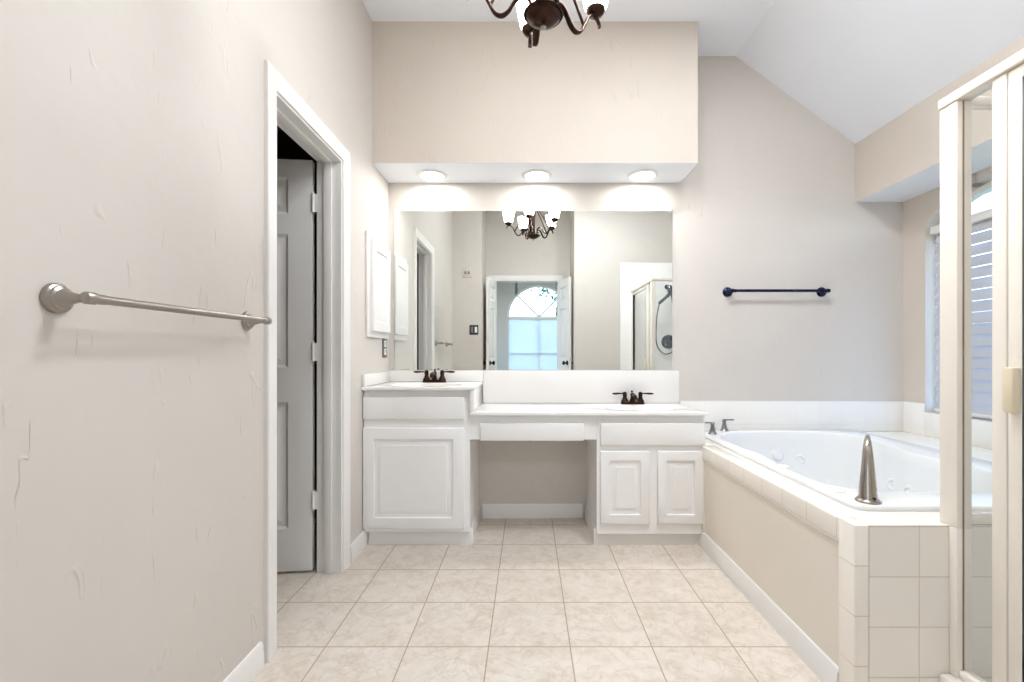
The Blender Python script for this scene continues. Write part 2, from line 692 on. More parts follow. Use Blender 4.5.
m = MB()
baseboard(m, (XL, YF), (XL, DO0 - 0.085), (1, 0))
baseboard(m, (XL, DO1 + 0.085), (XL, 2.655), (1, 0))
struct(m.build('baseboard_left', M['white']))
m = MB()
baseboard(m, (-0.305, YB), (0.365, YB), (0, -1))
struct(m.build('baseboard_back', M['white']))
m = MB()
baseboard(m, (XL, YF), (-PX, YF), (0, 1))
baseboard(m, (PX, YF), (1.14, YF), (0, 1))
baseboard(m, (-PX, YD), (-PX, YF), (1, 0))
baseboard(m, (PX, YD), (PX, YF), (-1, 0))
struct(m.build('baseboard_front', M['white']))


def casing(m, y0, y1, ztop, xw, sgn, wd=0.068):
    """colonial casing around an opening in an x=const wall"""
    prof = [(0, 0), (0, 0.009), (0.012, 0.011), (0.03, 0.013), (0.058, 0.0165), (wd - 0.004, 0.0175), (wd, 0.014), (wd, 0)]
    R = []
    for (yy, zz, sy, sz) in ((y0, 0, -1, 0), (y0, ztop, -1, 1), (y1, ztop, 1, 1), (y1, 0, 1, 0)):
        R.append([(xw + sgn * t, yy + sy * a, zz + sz * a) for a, t in prof])
    m.rings(R)


m = MB()
casing(m, DO0 + 0.006, DO1 - 0.006, DOZ - 0.006, XL, 1)
# jamb lining and stop
jt = 0.016
m.box(XL - 0.122, XL + 0.001, DO0, DO0 + jt, 0, DOZ)
m.box(XL - 0.122, XL + 0.001, DO1 - jt, DO1, 0, DOZ)
m.box(XL - 0.122, XL + 0.001, DO0 + jt, DO1 - jt, DOZ - jt, DOZ)
m.box(XL - 0.085, XL - 0.045, DO1 - jt - 0.011, DO1 - jt, 0, DOZ - jt, 0.002)
m.box(XL - 0.085, XL - 0.045, DO0 + jt, DO0 + jt + 0.011, 0, DOZ - jt, 0.002)
m.box(XL - 0.085, XL - 0.045, DO0 + jt, DO1 - jt, DOZ - jt - 0.011, DOZ - jt, 0.002)
struct(m.build('trim_2', M['white'], ang=25), 'white door casing and jamb of the left doorway')

m = MB()
R = []
wd = 0.07
prof = [(0, 0), (0, 0.010), (0.03, 0.013), (wd - 0.004, 0.017), (wd, 0.014), (wd, 0)]
for (xx, zz, sx, sz) in ((BD0, 0, -1, 0), (BD0, BDZ - 0.01, -1, 1), (BD1, BDZ - 0.01, 1, 1), (BD1, 0, 1, 0)):
    R.append([(xx + sx * a, YD + t, zz + sz * a) for a, t in prof])
m.rings(R)
m.box(BD0 - 0.015, BD0, -0.222, YD + 0.001, 0, BDZ)
m.box(BD1, BD1 + 0.015, -0.222, YD + 0.001, 0, BDZ)
m.box(BD0, BD1, -0.222, YD + 0.001, BDZ - 0.015, BDZ)
struct(m.build('trim_3', M['white'], ang=25), 'white casing of the double doorway')

# ------------------------------------------------------------------ doors
PROF6 = [(0, 0), (0.007, 0.005), (0.015, 0.011), (0.026, 0.012), (0.050, 0.004), (0.052, 0.003)]


def six_panel(w_, h_, cols, rows, th=0.035):
    """leaf from x=0..w_, y=-th..0, z=0.01..; moulded on both faces"""
    m = MB()
    us = [0.0] + [c for p in cols for c in p] + [w_]
    vs = [0.012] + [c for p in rows for c in p] + [h_]
    pan = {(2 * i + 1, 2 * j + 1) for i in range(len(cols)) for j in range(len(rows))}
    m.paneled(us, vs, pan, PROF6, lambda u, v, d: (u, -th + d, v))
    m.paneled(us, vs, pan, PROF6, lambda u, v, d: (u, -d, v))
    a, b = vs[0], vs[-1]
    for zz in (a, b):
        m.quad((0, -th, zz), (w_, -th, zz), (w_, 0, zz), (0, 0, zz))
    for xx in (0, w_):
        m.quad((xx, -th, a), (xx, -th, b), (xx, 0, b), (xx, 0, a))
    return m


ROWS = [(0.222, 0.862), (1.03, 1.70), (1.80, 1.985)]
d1 = thing('door_1', (-1.086, 2.294, 0), 'white six-panel door standing open behind the left doorway', None, kind='structure', rz=PI + 0.10)
six_panel(0.60, 2.075, [(0.115, 0.255), (0.345, 0.485)], ROWS).build('door_panel', M['door'], d1, local=True, ang=25)
# leaf local: +x points away from the hinge (world -x); face y=0 .. -th
for hz in (1.86, 1.11, 0.364):
    m = MB()
    m.box(-0.004, 0.0, -0.036, 0.001, hz - 0.045, hz + 0.045)
    m.cyl((-0.006, 0.004, hz - 0.047), (-0.006, 0.004, hz + 0.047), 0.0065, n=14)
    m.box(-0.026, 0.004, 0.0005, 0.003, hz - 0.045, hz + 0.045)
    m.cyl((-0.006, 0.004, hz + 0.047), (-0.006, 0.004, hz + 0.054), 0.0045, 0.002, n=12)
    for q_ in (-0.028, 0, 0.028):
        m.cyl((-0.018, 0.002, hz + q_), (-0.018, 0.0045, hz + q_), 0.004, n=10)
    m.build('hinge', M['white'], d1, local=True)


def knob_pair(parent, x, z, th, mat):
    m = MB()
    for s_, y0 in ((1, 0.0), (-1, -th)):
        m.lathe([(0.032, 0), (0.032, 0.005), (0.026, 0.009), (0.011, 0.012), (0.010, 0.03), (0.02, 0.038), (0.027, 0.048), (0.027, 0.056), (0.02, 0.064), (0.006, 0.067)],
                (x, y0, z), (0, s_, 0), 24)
    return m.build('door_knob', mat, parent, local=True)


knob_pair(d1, 0.545, 0.95, 0.035, M['black'])


def bedroom_leaf(name, hx, rz, flip, label):
    d = thing(name, (hx, YD + 0.012, 0), label, None, kind='structure', rz=rz)
    six_panel(0.420, 2.085, [(0.095, 0.325)], ROWS, 0.034).build('door_panel', M['door'], d, local=True, ang=25)
    knob_pair(d, 0.365, 0.985, 0.034, M['black'])
    for hz in (1.82, 1.05, 0.25):
        m = MB()
        m.cyl((-0.003, 0.004 if flip else -0.038, hz - 0.045), (-0.003, 0.004 if flip else -0.038, hz + 0.045), 0.006, n=12)
        m.box(-0.002, 0.0, -0.034, 0.0, hz - 0.045, hz + 0.045)
        m.build('hinge', M['nickel'], d, local=True)
    return d


# leaves swing into the passage, a little past square
bedroom_leaf('door_2', BD0 + 0.006, math.radians(100), True, 'narrow white panel door leaf on the light-switch side of the double doorway, in the mirror')
bedroom_leaf('door_3', BD1 - 0.006, math.radians(73), False, 'narrow white panel door leaf on the shower side of the double doorway, in the mirror')

# ------------------------------------------------------------------ windows
WX = XR + 0.085
w1 = thing('window_1', (WX, WC, WZ0), 'arched window in the wall beside the bathtub', None, kind='structure')
arc_o = arch(24, 0.0)
arc_i = arch(24, 0.034)


def arch_frame(m, outer, inner, z0, zi, T, depth):
    """outer/inner arch polylines joined with straight sides down to a sill"""
    o = [(outer[0][0], z0)] + outer + [(outer[-1][0], z0)]
    i = [(inner[0][0], zi)] + inner + [(inner[-1][0], zi)]
    n = len(o)
    R = []
    for k in range(n):
        R.append([T(o[k], 0), T(i[k], 0), T(i[k], depth), T(o[k], depth)])
    m.rings(R, closed=True)


m = MB()
arch_frame(m, arc_o, arc_i, WZ0, WZ0 + 0.045, lambda p, t: (WX - 0.012 + t, p[0], p[1]), 0.045)
m.box(WX - 0.01, WX + 0.03, WY0 + 0.02, WY1 - 0.02, WZS - 0.02, WZS + 0.02)
m.box(WX - 0.005, WX + 0.025, WC - 0.015, WC + 0.015, WZ0 + 0.03, WZS)
m.build('window_frame', M['white'], w1)
m = MB()
m.prism([(WY0 + 0.01, WZ0 + 0.01)] + [(p[0], p[1]) for p in arch(24, 0.01)] + [(WY1 - 0.01, WZ0 + 0.01)], 'x', WX + 0.006, WX + 0.010)
m.build('window_glass', M['wglass'], w1)

bl = thing('window_blind', (XR + 0.04, WC, WZS), 'white horizontal slat blind hanging in the tub window', 'blind')
BY0, BY1 = WY0 + 0.04, WY1 - 0.04
m = MB()
m.box(XR + 0.005, XR + 0.065, BY0 - 0.01, BY1 + 0.01, WZS - 0.02, WZS + 0.028, 0.004)
m.build('headrail', M['white'], bl)
m = MB()
zt = WZS - 0.045
nsl = 17
pit = (zt - (WZ0 + 0.06)) / (nsl - 1)
tilt = math.radians(70)
for k in range(nsl):
    zc = zt - k * pit
    xc = XR + 0.038
    dx, dz = 0.0345 * math.cos(tilt), 0.0345 * math.sin(tilt)
    nx, nz = 0.0014 * math.sin(tilt), -0.0014 * math.cos(tilt)
    # room edge low, outer edge high
    pr = []
    for t, bow in ((-1, 0), (-0.5, 0.002), (0, 0.0028), (0.5, 0.002), (1, 0)):
        pr.append((xc + t * dx - bow * math.sin(tilt), zc + t * dz + bow * math.cos(tilt)))
    up = [(p[0] - nx, p[1] - nz) for p in pr]
    lo = [(p[0] + nx, p[1] + nz) for p in pr[::-1]]
    m.prism([(p[0], p[1]) for p in up + lo], 'y', BY0, BY1)
m.build('slats', M['blind'], bl)
m = MB()
m.box(XR + 0.02, XR + 0.06, BY0, BY1, WZ0 + 0.012, WZ0 + 0.03, 0.003)
m.build('bottom_rail', M['white'], bl)
m = MB()
for yy in (BY0 + 0.18, WC, BY1 - 0.18):
    for xx in (XR + 0.018, XR + 0.058):
        m.cyl((xx, yy, WZ0 + 0.03), (xx, yy, WZS), 0.0012, n=6)
m.build('ladder_cord', M['white'], bl)

w2 = thing('window_2', (BW[0], -4.27, BW[2]), 'tall half-round window in the bedroom, seen in the mirror', None, kind='structure')
m = MB()
arc2 = [(BW[0] - (BW[1] - 0.05) * math.cos(PI * i / 32), BW[3] + (BW[1] - 0.05) * math.sin(PI * i / 32)) for i in range(33)]
arch_frame(m, arc, arc2, BW[2], BW[2] + 0.05, lambda p, t: (p[0], -4.29 + t, p[1]), 0.05)
m.box(BW[0] - BW[1] + 0.02, BW[0] + BW[1] - 0.02, -4.28, -4.25, BW[3] - 0.035, BW[3] + 0.02)
m.box(BW[0] - BW[1] + 0.02, BW[0] + BW[1] - 0.02, -4.28, -4.25, 1.10, 1.135)
m.box(BW[0] - 0.018, BW[0] + 0.018, -4.28, -4.25, BW[2], BW[3] + BW[1] - 0.03)
for a in (45, 135):
    c_, s_ = math.cos(math.radians(a)), math.sin(math.radians(a))
    m.tube([(BW[0], -4.265, BW[3]), (BW[0] + c_ * (BW[1] - 0.03), -4.265, BW[3] + s_ * (BW[1] - 0.03))], 0.02, 8)
m.build('window_frame', M['white'], w2)
m = MB()
m.prism([(BW[0] - BW[1] + 0.01, BW[2] + 0.01)] + [(BW[0] + (p[0] - BW[0]) * 0.985, BW[3] + (p[1] - BW[3]) * 0.985) for p in arc] + [(BW[0] + BW[1] - 0.01, BW[2] + 0.01)], 'y', -4.264, -4.26)
m.build('window_glass', M['wglass'], w2)

w3 = thing('added_window', (-2.06, -2.3, 0.55), 'unseen wide window added in the bedroom side wall for fill light', None, kind='structure')  # unseen window, added to brighten the bedroom and the bathroom
m = MB()
for (a, b, c, d) in ((SB0, SB0 + 0.05, SZ0, SZ1), (SB1 - 0.05, SB1, SZ0, SZ1), (SB0, SB1, SZ0, SZ0 + 0.05), (SB0, SB1, SZ1 - 0.05, SZ1), (-2.325, -2.275, SZ0, SZ1), (SB0, SB1, 1.45, 1.49)):
    m.box(-2.09, -2.04, a, b, c, d, 0.003)
m.build('window_frame', M['white'], w3)
m = MB()
m.box(-2.068, -2.064, SB0 + 0.02, SB1 - 0.02, SZ0 + 0.02, SZ1 - 0.02)
m.build('window_glass', M['wglass'], w3)

b2 = thing('window_blind', (BW[0], -4.225, BW[3]), 'white blind covering the lower bedroom window, in the mirror', 'blind')
m = MB()
m.box(BW[0] - 0.70, BW[0] + 0.70, -4.245, -4.205, BW[3] - 0.06, BW[3] - 0.005, 0.004)
m.build('headrail', M['white'], b2)
m = MB()
for k in range(24):
    zc = BW[3] - 0.09 - k * 0.058
    m.prism([(-4.232, zc - 0.030), (-4.229, zc - 0.031), (-4.217, zc + 0.030), (-4.220, zc + 0.031)], 'x', BW[0] - 0.69, BW[0] + 0.69)
m.build('slats', M['shadecloth'], b2)
m = MB()
m.box(BW[0] - 0.69, BW[0] + 0.69, -4.24, -4.21, BW[2] + 0.02, BW[2] + 0.05, 0.003)
m.build('bottom_rail', M['white'], b2)

# outside
m = MB()
m.box(-30, 30, -40, 30, -0.4, -0.13)
struct(m.build('ground', M['dirt']))
tr = thing('garden_tree', (1.0, -9.0, -0.13), 'leafy tree outside the bedroom window, in the mirror', 'tree')
m = MB()
m.tube(spline([(1.0, -9.0, -0.15), (1.05, -9.0, 1.0), (0.98, -9.05, 2.2), (1.08, -9.0, 3.4)]), 0.07, 10)
for a in range(5):
    an = a * 1.3
    m.tube(spline([(1.0, -9.0, 2.1 + a * 0.2), (1.0 + 0.5 * math.cos(an), -9 + 0.5 * math.sin(an), 2.7 + a * 0.2), (1.0 + 1.0 * math.cos(an), -9 + 1.0 * math.sin(an), 3.3 + a * 0.25)]), 0.012, 8)
m.build('trunk', M['bark'], tr)
m = MB()
for k in range(900):
    th_, ph_, rr = random.uniform(0, 2 * PI), random.uniform(-1, 1), random.uniform(0.2, 1) ** 0.5
    cq = math.sqrt(1 - ph_ * ph_)
    p = Vector((0.95 + 1.25 * rr * cq * math.cos(th_), -9 + 1.1 * rr * cq * math.sin(th_), 3.75 + 1.1 * rr * ph_))
    a, b = random.uniform(0, 6.28), random.uniform(-1, 1)
    u = Vector((math.cos(a), math.sin(a), b)).normalized() * 0.075
    v = u.cross(Vector((random.uniform(-1, 1), random.uniform(-1, 1), 1))).normalized() * 0.035
    m.quad(p - u, p + v, p + u, p - v)
m.build('foliage', M['leaf'], tr, fix=False)


# ------------------------------------------------------------------ vanity cabinets
YC = 2.60          # face-frame plane
CZL, CZR = 0.914, 0.772
TOP = 0.018


def door_slab(m, x0, x1, z0, z1, y, th=0.018, rail=0.045, raised=True):
    """overlay door / drawer front standing on plane y (towards -y)"""
    P = lambda u, v, d: (u, y - th + d, v)
    prof = [(0, 0.005), (0.002, 0.0018), (0.006, 0.0)]
    if raised:
        prof += [(rail, 0.0), (rail + 0.003, 0.010), (rail + 0.008, 0.011), (rail + 0.036, 0.0025), (rail + 0.037, 0.0)]
    m.paneled([x0, x1], [z0, z1], {(0, 0)}, prof, P)
    for (a, b) in (((x0, z0), (x1, z0)), ((x1, z0), (x1, z1)), ((x1, z1), (x0, z1)), ((x0, z1), (x0, z0))):
        m.quad((a[0], y - th + 0.005, a[1]), (b[0], y - th + 0.005, b[1]), (b[0], y, b[1]), (a[0], y, a[1]))
    m.quad((x0, y, z0), (x1, y, z0), (x1, y, z1), (x0, y, z1))


def cab_body(m, x0, x1, ztop, zbot):
    """carcass with open back of the toe space: side panels run to the floor"""
    t_ = 0.018
    m.box(x0, x0 + t_, YC, YB - 0.002, zbot, ztop, 0.0015, 1)
    m.box(x1 - t_, x1, YC, YB - 0.002, zbot, ztop, 0.0015, 1)
    m.box(x0 + t_, x1 - t_, YC + 0.0005, YB - 0.002, zbot, zbot + t_)
    m.box(x0 + t_, x1 - t_, YB - 0.012, YB - 0.002, zbot + t_, ztop)
    m.box(x0 + t_, x1 - t_, YC, YC + t_, zbot + t_, ztop)
    m.box(x0 + 0.006, x1 - 0.006, YC + 0.045, YB - 0.002, 0.0, zbot)


LX0, LX1 = XL + 0.004, -0.331
RX0, RX1 = 0.392, 1.010
cl = thing('vanity_cabinet', ((LX0 + LX1) / 2, 2.85, 0), 'taller white vanity cabinet with one wide raised-panel door', 'cabinet')
m = MB()
cab_body(m, LX0, LX1, CZL - TOP, 0.085)
m.build('body', M['cab'], cl)
m = MB()
door_slab(m, -0.936, -0.364, 0.728, 0.855, YC, raised=False)
m.build('drawer_front', M['cab'], cl)
m = MB()
door_slab(m, -0.936, -0.364, 0.108, 0.680, YC, rail=0.062)
m.build('door', M['cab'], cl)
m = MB()
baseboard(m, (LX0 + 0.016, YC + 0.045), (LX1 + 0.0122, YC + 0.045), (0, -1))
baseboard(m, (LX1 - 0.003, YC + 0.0455), (LX1 - 0.003, YB - 0.016), (1, 0))
m.build('toe_kick', M['white'], cl)

cr = thing('vanity_cabinet', ((RX0 + RX1) / 2, 2.85, 0), 'lower white vanity cabinet with two narrow doors beside the tub', 'cabinet')
m = MB()
cab_body(m, RX0, RX1, CZR - TOP, 0.075)
m.build('body', M['cab'], cr)
m = MB()
door_slab(m, 0.412, 0.997, 0.580, 0.708, YC, raised=False)
m.build('drawer_front', M['cab'], cr)
for a, b in ((0.412, 0.690), (0.736, 0.997)):
    m = MB()
    door_slab(m, a, b, 0.136, 0.548, YC, rail=0.052)
    m.build('door', M['cab'], cr)
m = MB()
baseboard(m, (RX0 - 0.0122, YC + 0.045), (RX1 - 0.022, YC + 0.045), (0, -1))
baseboard(m, (RX0 + 0.003, YC + 0.0455), (RX0 + 0.003, YB - 0.016), (-1, 0))
m.build('toe_kick', M['white'], cr)

kd = thing('knee_drawer', ((LX1 + RX0) / 2, 2.80, 0.62), 'shallow white drawer unit bridging the knee space under the counter', 'drawer')
m = MB()
m.box(LX1 + 0.0005, RX0 - 0.0005, YC, YC + 0.02, 0.612, CZR - TOP, 0.001, 1)
m.box(LX1 + 0.03, RX0 - 0.03, YC + 0.02, YB - 0.05, 0.64, CZR - TOP - 0.002)
m.build('drawer_box', M['cab'], kd)
m = MB()
door_slab(m, -0.272, 0.316, 0.608, 0.706, YC, raised=False)
m.build('drawer_front', M['cab'], kd)


# ------------------------------------------------------------------ countertops with integral basins
def countertop(m, x0, x1, y0, y1, ztop, th, cx, cy, rx, ry, depth):
    """slab with a moulded oval bowl; outer boundary and oval bridged by angle"""
    n = 96
    angs = sorted({2 * PI * k / n for k in range(n)} | {math.atan2(sy, sx) % (2 * PI) for sx, sy in
                  ((x1 - cx, y1 - cy), (x0 - cx, y1 - cy), (x0 - cx, y0 - cy), (x1 - cx, y0 - cy))})

    def rect(a, ins, z):
        c, s_ = math.cos(a), math.sin(a)
        t = 1e9
        if c > 1e-9:
            t = min(t, (x1 - ins - cx) / c)
        if c < -1e-9:
            t = min(t, (x0 + ins - cx) / c)
        if s_ > 1e-9:
            t = min(t, (y1 - ins - cy) / s_)
        if s_ < -1e-9:
            t = min(t, (y0 + ins - cy) / s_)
        return (cx + c * t, cy + s_ * t, z)

    def ell(a, k, z):
        c, s_ = math.cos(a), math.sin(a)
        t = 1.0 / math.sqrt((c / rx) ** 2 + (s_ / ry) ** 2)
        return (cx + c * t * k, cy + s_ * t * k, z)
    R = [[rect(a, 0, ztop - th) for a in angs], [rect(a, 0, ztop - 0.006) for a in angs],
         [rect(a, 0.002, ztop - 0.0017) for a in angs], [rect(a, 0.006, ztop) for a in angs],
         [ell(a, 1.04, ztop) for a in angs], [ell(a, 1.0, ztop - 0.003) for a in angs]]
    top = R
    m.rings(top, cap0=False, cap1=False)
    return angs, ell


def basin(m, angs, ell, ztop, depth):
    R = [[ell(a, 1.0, ztop - 0.003) for a in angs]]
    for k, z in ((0.96, 0.018), (0.88, 0.05), (0.74, 0.085), (0.52, 0.115), (0.25, 0.128), (0.09, 0.131)):
        R.append([ell(a, k, ztop - z * depth / 0.131) for a in angs])
    m.rings(R, cap0=False, cap1=True)


def bs(m, x0, x1, y0, y1, z0, z1):
    m.box(x0, x1, y0, y1, z0, z1, 0.004, 2)


YCF = 2.57
ct = thing('countertop', (-0.62, 2.80, CZL), 'short raised white marble countertop with splash, on the taller vanity cabinet', 'countertop')
m = MB()
angs, ell = countertop(m, XL + 0.001, -0.302, YCF, YB - 0.001, CZL, TOP, -0.62, 2.795, 0.215, 0.155, 0.13)
m.build('slab', M['marble'], ct)
m = MB()
basin(m, angs, ell, CZL, 0.13)
m.build('sink_basin', M['marble'], ct)
m = MB()
bs(m, XL + 0.001, -0.302, YB - 0.020, YB - 0.001, CZL + 0.0005, 0.990)
bs(m, XL + 0.001, XL + 0.019, YCF + 0.004, YB - 0.021, CZL + 0.0005, 0.985)
m.build('backsplash', M['marble'], ct)
m = MB()
bs(m, LX1 + 0.0005, -0.306, YCF + 0.006, YB - 0.021, CZR + 0.001, CZL - TOP - 0.0005)
m.build('side_splash', M['marble'], ct)
m = MB()
m.lathe([(0.020, 0), (0.020, 0.002), (0.014, 0.004), (0.013, 0.002)], (-0.62, 2.795, CZL - 0.131), (0, 0, 1), 24)
m.build('drain', M['bronze'], ct)

ct2 = thing('countertop', (0.36, 2.80, CZR), 'long lower white marble countertop spanning the knee space and two-door cabinet', 'countertop')
m = MB()
angs, ell = countertop(m, LX1 + 0.0005, 1.022, YCF, YB - 0.001, CZR, TOP, 0.69, 2.795, 0.215, 0.155, 0.13)
m.build('slab', M['marble'], ct2)
m = MB()
basin(m, angs, ell, CZR, 0.13)
m.build('sink_basin', M['marble'], ct2)
m = MB()
bs(m, -0.301, 1.012, YB - 0.020, YB - 0.001, CZR + 0.0005, 0.990)
m.build('backsplash', M['marble'], ct2)
m = MB()
m.lathe([(0.020, 0), (0.020, 0.002), (0.014, 0.004), (0.013, 0.002)], (0.69, 2.795, CZR - 0.131), (0, 0, 1), 24)
m.build('drain', M['bronze'], ct2)


# ------------------------------------------------------------------ faucets
def faucet(loc, label, group):
    f = thing('basin_faucet', loc, label, 'faucet', group)
    X, Y, Z = loc
    m = MB()
    R = []
    for k, z in ((1.0, 0), (1.0, 0.006), (0.93, 0.010), (0.90, 0.017), (0.84, 0.019)):
        r = []
        for i in range(48):
            a = 2 * PI * i / 48
            c, s_ = math.cos(a), math.sin(a)
            r.append((X + (0.050 + 0.0) * (1 if c > 0 else -1) * min(1, abs(c) * 6) + 0.028 * k * c, Y + 0.028 * k * s_, Z + z))
        R.append(r)
    m.rings(R)
    m.build('base', M['bronze'], f)
    for s_ in (-1, 1):
        m = MB()
        hx = X + s_ * 0.051
        m.lathe([(0.024, 0.017), (0.0235, 0.023), (0.018, 0.030), (0.0135, 0.042), (0.0115, 0.052), (0.014, 0.056), (0.0145, 0.060), (0.012, 0.065), (0.0125, 0.071), (0.011, 0.078), (0.004, 0.081)],
                (hx, Y, Z), (0, 0, 1), 24)
        hd = m.build('handle', M['bronze'], f)
        m = MB()
        m.tube([(hx, Y, Z + 0.069), (hx + s_ * 0.022, Y - 0.002, Z + 0.070), (hx + s_ * 0.040, Y - 0.004, Z + 0.070), (hx + s_ * 0.060, Y - 0.006, Z + 0.069), (hx + s_ * 0.075, Y - 0.007, Z + 0.069), (hx + s_ * 0.086, Y - 0.008, Z + 0.069)],
               [0.0055, 0.0045, 0.0058, 0.0075, 0.006, 0.0018], 14)
        m.build('lever', M['bronze'], hd)
    m = MB()
    m.lathe([(0.020, 0.017), (0.019, 0.026), (0.015, 0.036), (0.0135, 0.05), (0.015, 0.058), (0.0145, 0.066), (0.009, 0.072), (0.003, 0.074)], (X, Y, Z), (0, 0, 1), 24)
    m.tube(spline([(X, Y + 0.004, Z + 0.042), (X, Y - 0.03, Z + 0.056), (X, Y - 0.065, Z + 0.060), (X, Y - 0.092, Z + 0.052), (X, Y - 0.102, Z + 0.036)]), [0.013] * 6 + [0.0115] * 6 + [0.0105] * 13, 16)
    m.build('spout', M['bronze'], f)
    m = MB()
    m.cyl((X, Y + 0.020, Z + 0.017), (X, Y + 0.020, Z + 0.076), 0.003, n=10)
    m.lathe([(0.003, 0.074), (0.007, 0.078), (0.0075, 0.083), (0.004, 0.088)], (X, Y + 0.020, Z), (0, 0, 1), 14)
    m.build('lift_rod', M['bronze'], f)
    return f


fa = faucet((-0.613, 2.986, CZL), 'dark bronze two-lever faucet on the raised countertop by the outlet', 'basin faucets')
dup(fa, (0.685, 2.986, CZR), 'dark bronze two-lever faucet on the lower countertop near the tub', 'basin faucets')

# ------------------------------------------------------------------ mirror
mr = thing('wall_mirror', (0.03, YB, 0.992), 'long frameless mirror above the vanity backsplash', 'mirror')
m = MB()
m.box(-0.899, 0.970, YB - 0.006, YB - 0.001, 0.993, 2.063, 0.001, 1)
m.build('mirror_glass', M['mirror'], mr)
for cx in (-0.885, 0.955):
    m = MB()
    m.box(cx - 0.012, cx + 0.012, YB - 0.011, YB - 0.0005, 2.056, 2.078, 0.003)
    m.build('clip', M['socket'], mr)

# ------------------------------------------------------------------ recessed lights
def downlight(loc, label):
    t = thing('recessed_light', loc, label, 'light', 'recessed lights in the soffit')
    X, Y, Z = loc
    m = MB()
    m.lathe([(0.098, 0), (0.098, -0.004), (0.090, -0.009), (0.076, -0.010), (0.072, -0.006), (0.070, -0.002)], (X, Y, Z), (0, 0, 1), 48, False, False)
    m.build('trim_ring', M['white'], t)
    m = MB()
    m.lathe([(0.0715, -0.004), (0.055, -0.0065), (0.03, -0.008), (0.001, -0.0085)], (X, Y, Z), (0, 0, 1), 40, True, True)
    m.build('lens', M['lens'], t)
    return t


dl = downlight((CAN_X[0], CAN_Y, SOFFIT_Z), 'round lit recessed light in the soffit above the raised countertop')
dup(dl, (CAN_X[1], CAN_Y, SOFFIT_Z), 'round lit recessed light in the soffit above the middle of the mirror')
dup(dl, (CAN_X[2], CAN_Y, SOFFIT_Z), 'round lit recessed light in the soffit nearest the tub')

# flush fill lamps, out of view, added to even out the light
def fill_lamp(loc, label):
    t = thing('added_ceiling_light', loc, label, 'light', 'added fill lamps')
    X, Y, Z = loc
    m = MB()
    m.lathe([(0.16, 0), (0.16, -0.016), (0.152, -0.026), (0.142, -0.028), (0.140, -0.02)], (X, Y, Z), (0, 0, 1), 48, True, False)
    m.build('trim_ring', M['white'], t)
    m = MB()
    m.lathe([(0.1405, -0.022), (0.11, -0.028), (0.05, -0.031), (0.001, -0.0315)], (X, Y, Z), (0, 0, 1), 40, True, True)
    m.build('lens', M['fill_lens'], t)
    return t


fl = fill_lamp((FILL_LAMPS[0][0], FILL_LAMPS[0][1], CEIL), 'added round flush fill lamp in front of the entry passage')
dup(fl, (FILL_LAMPS[1][0], FILL_LAMPS[1][1], CEIL), 'added round flush fill lamp over the shower side of the room')
dup(fl, (0.4, -2.4, CEIL), 'added round flush fill lamp in the bedroom')

# ------------------------------------------------------------------ chandelier
CX, CY, CZ = 0.054, 1.587, 2.28
ch = thing('chandelier', (CX, CY, CEIL), 'bronze five-arm chandelier with frosted glass shades, hanging from the ceiling', 'chandelier')
m = MB()
m.lathe([(0.010, -0.034), (0.030, -0.030), (0.048, -0.021), (0.059, -0.010), (0.062, -0.003), (0.066, -0.006), (0.070, 0.0), (0.066, 0.005), (0.056, 0.004), (0.045, -0.002), (0.026, 0.008), (0.020, 0.02)], (CX, CY, CZ), (0, 0, 1), 40)
bo = m.build('bowl', M['bronze'], ch)
m = MB()
m.lathe([(0.008, -0.033), (0.010, -0.037), (0.010, -0.044), (0.006, -0.049), (0.001, -0.051)], (CX, CY, CZ), (0, 0, 1), 20)
m.build('finial', M['nickel2'], bo)
m = MB()
m.lathe([(0.020, 0.008), (0.022, 0.03), (0.018, 0.045), (0.019, 0.12), (0.022, 0.2), (0.026, 0.26), (0.032, 0.30), (0.030, 0.325), (0.020, 0.34), (0.012, 0.35), (0.016, 0.36), (0.009, 0.375)], (CX, CY, CZ), (0, 0, 1), 32)
m.build('column', M['bronze'], ch)
m = MB()
m.cyl((CX, CY, CZ + 0.37), (CX, CY, CEIL - 0.03), 0.006, n=14)
for zz in (0.42, 0.56, 0.70):
    m.lathe([(0.006, zz - 0.012), (0.010, zz - 0.006), (0.010, zz + 0.006), (0.006, zz + 0.012)], (CX, CY, CZ), (0, 0, 1), 16)
m.build('hanging_rod', M['bronze'], ch)
m = MB()
m.lathe([(0.065, 0), (0.065, -0.006), (0.058, -0.016), (0.035, -0.026), (0.014, -0.034)], (CX, CY, CEIL), (0, 0, 1), 36)
m.build('ceiling_canopy', M['bronze'], ch)
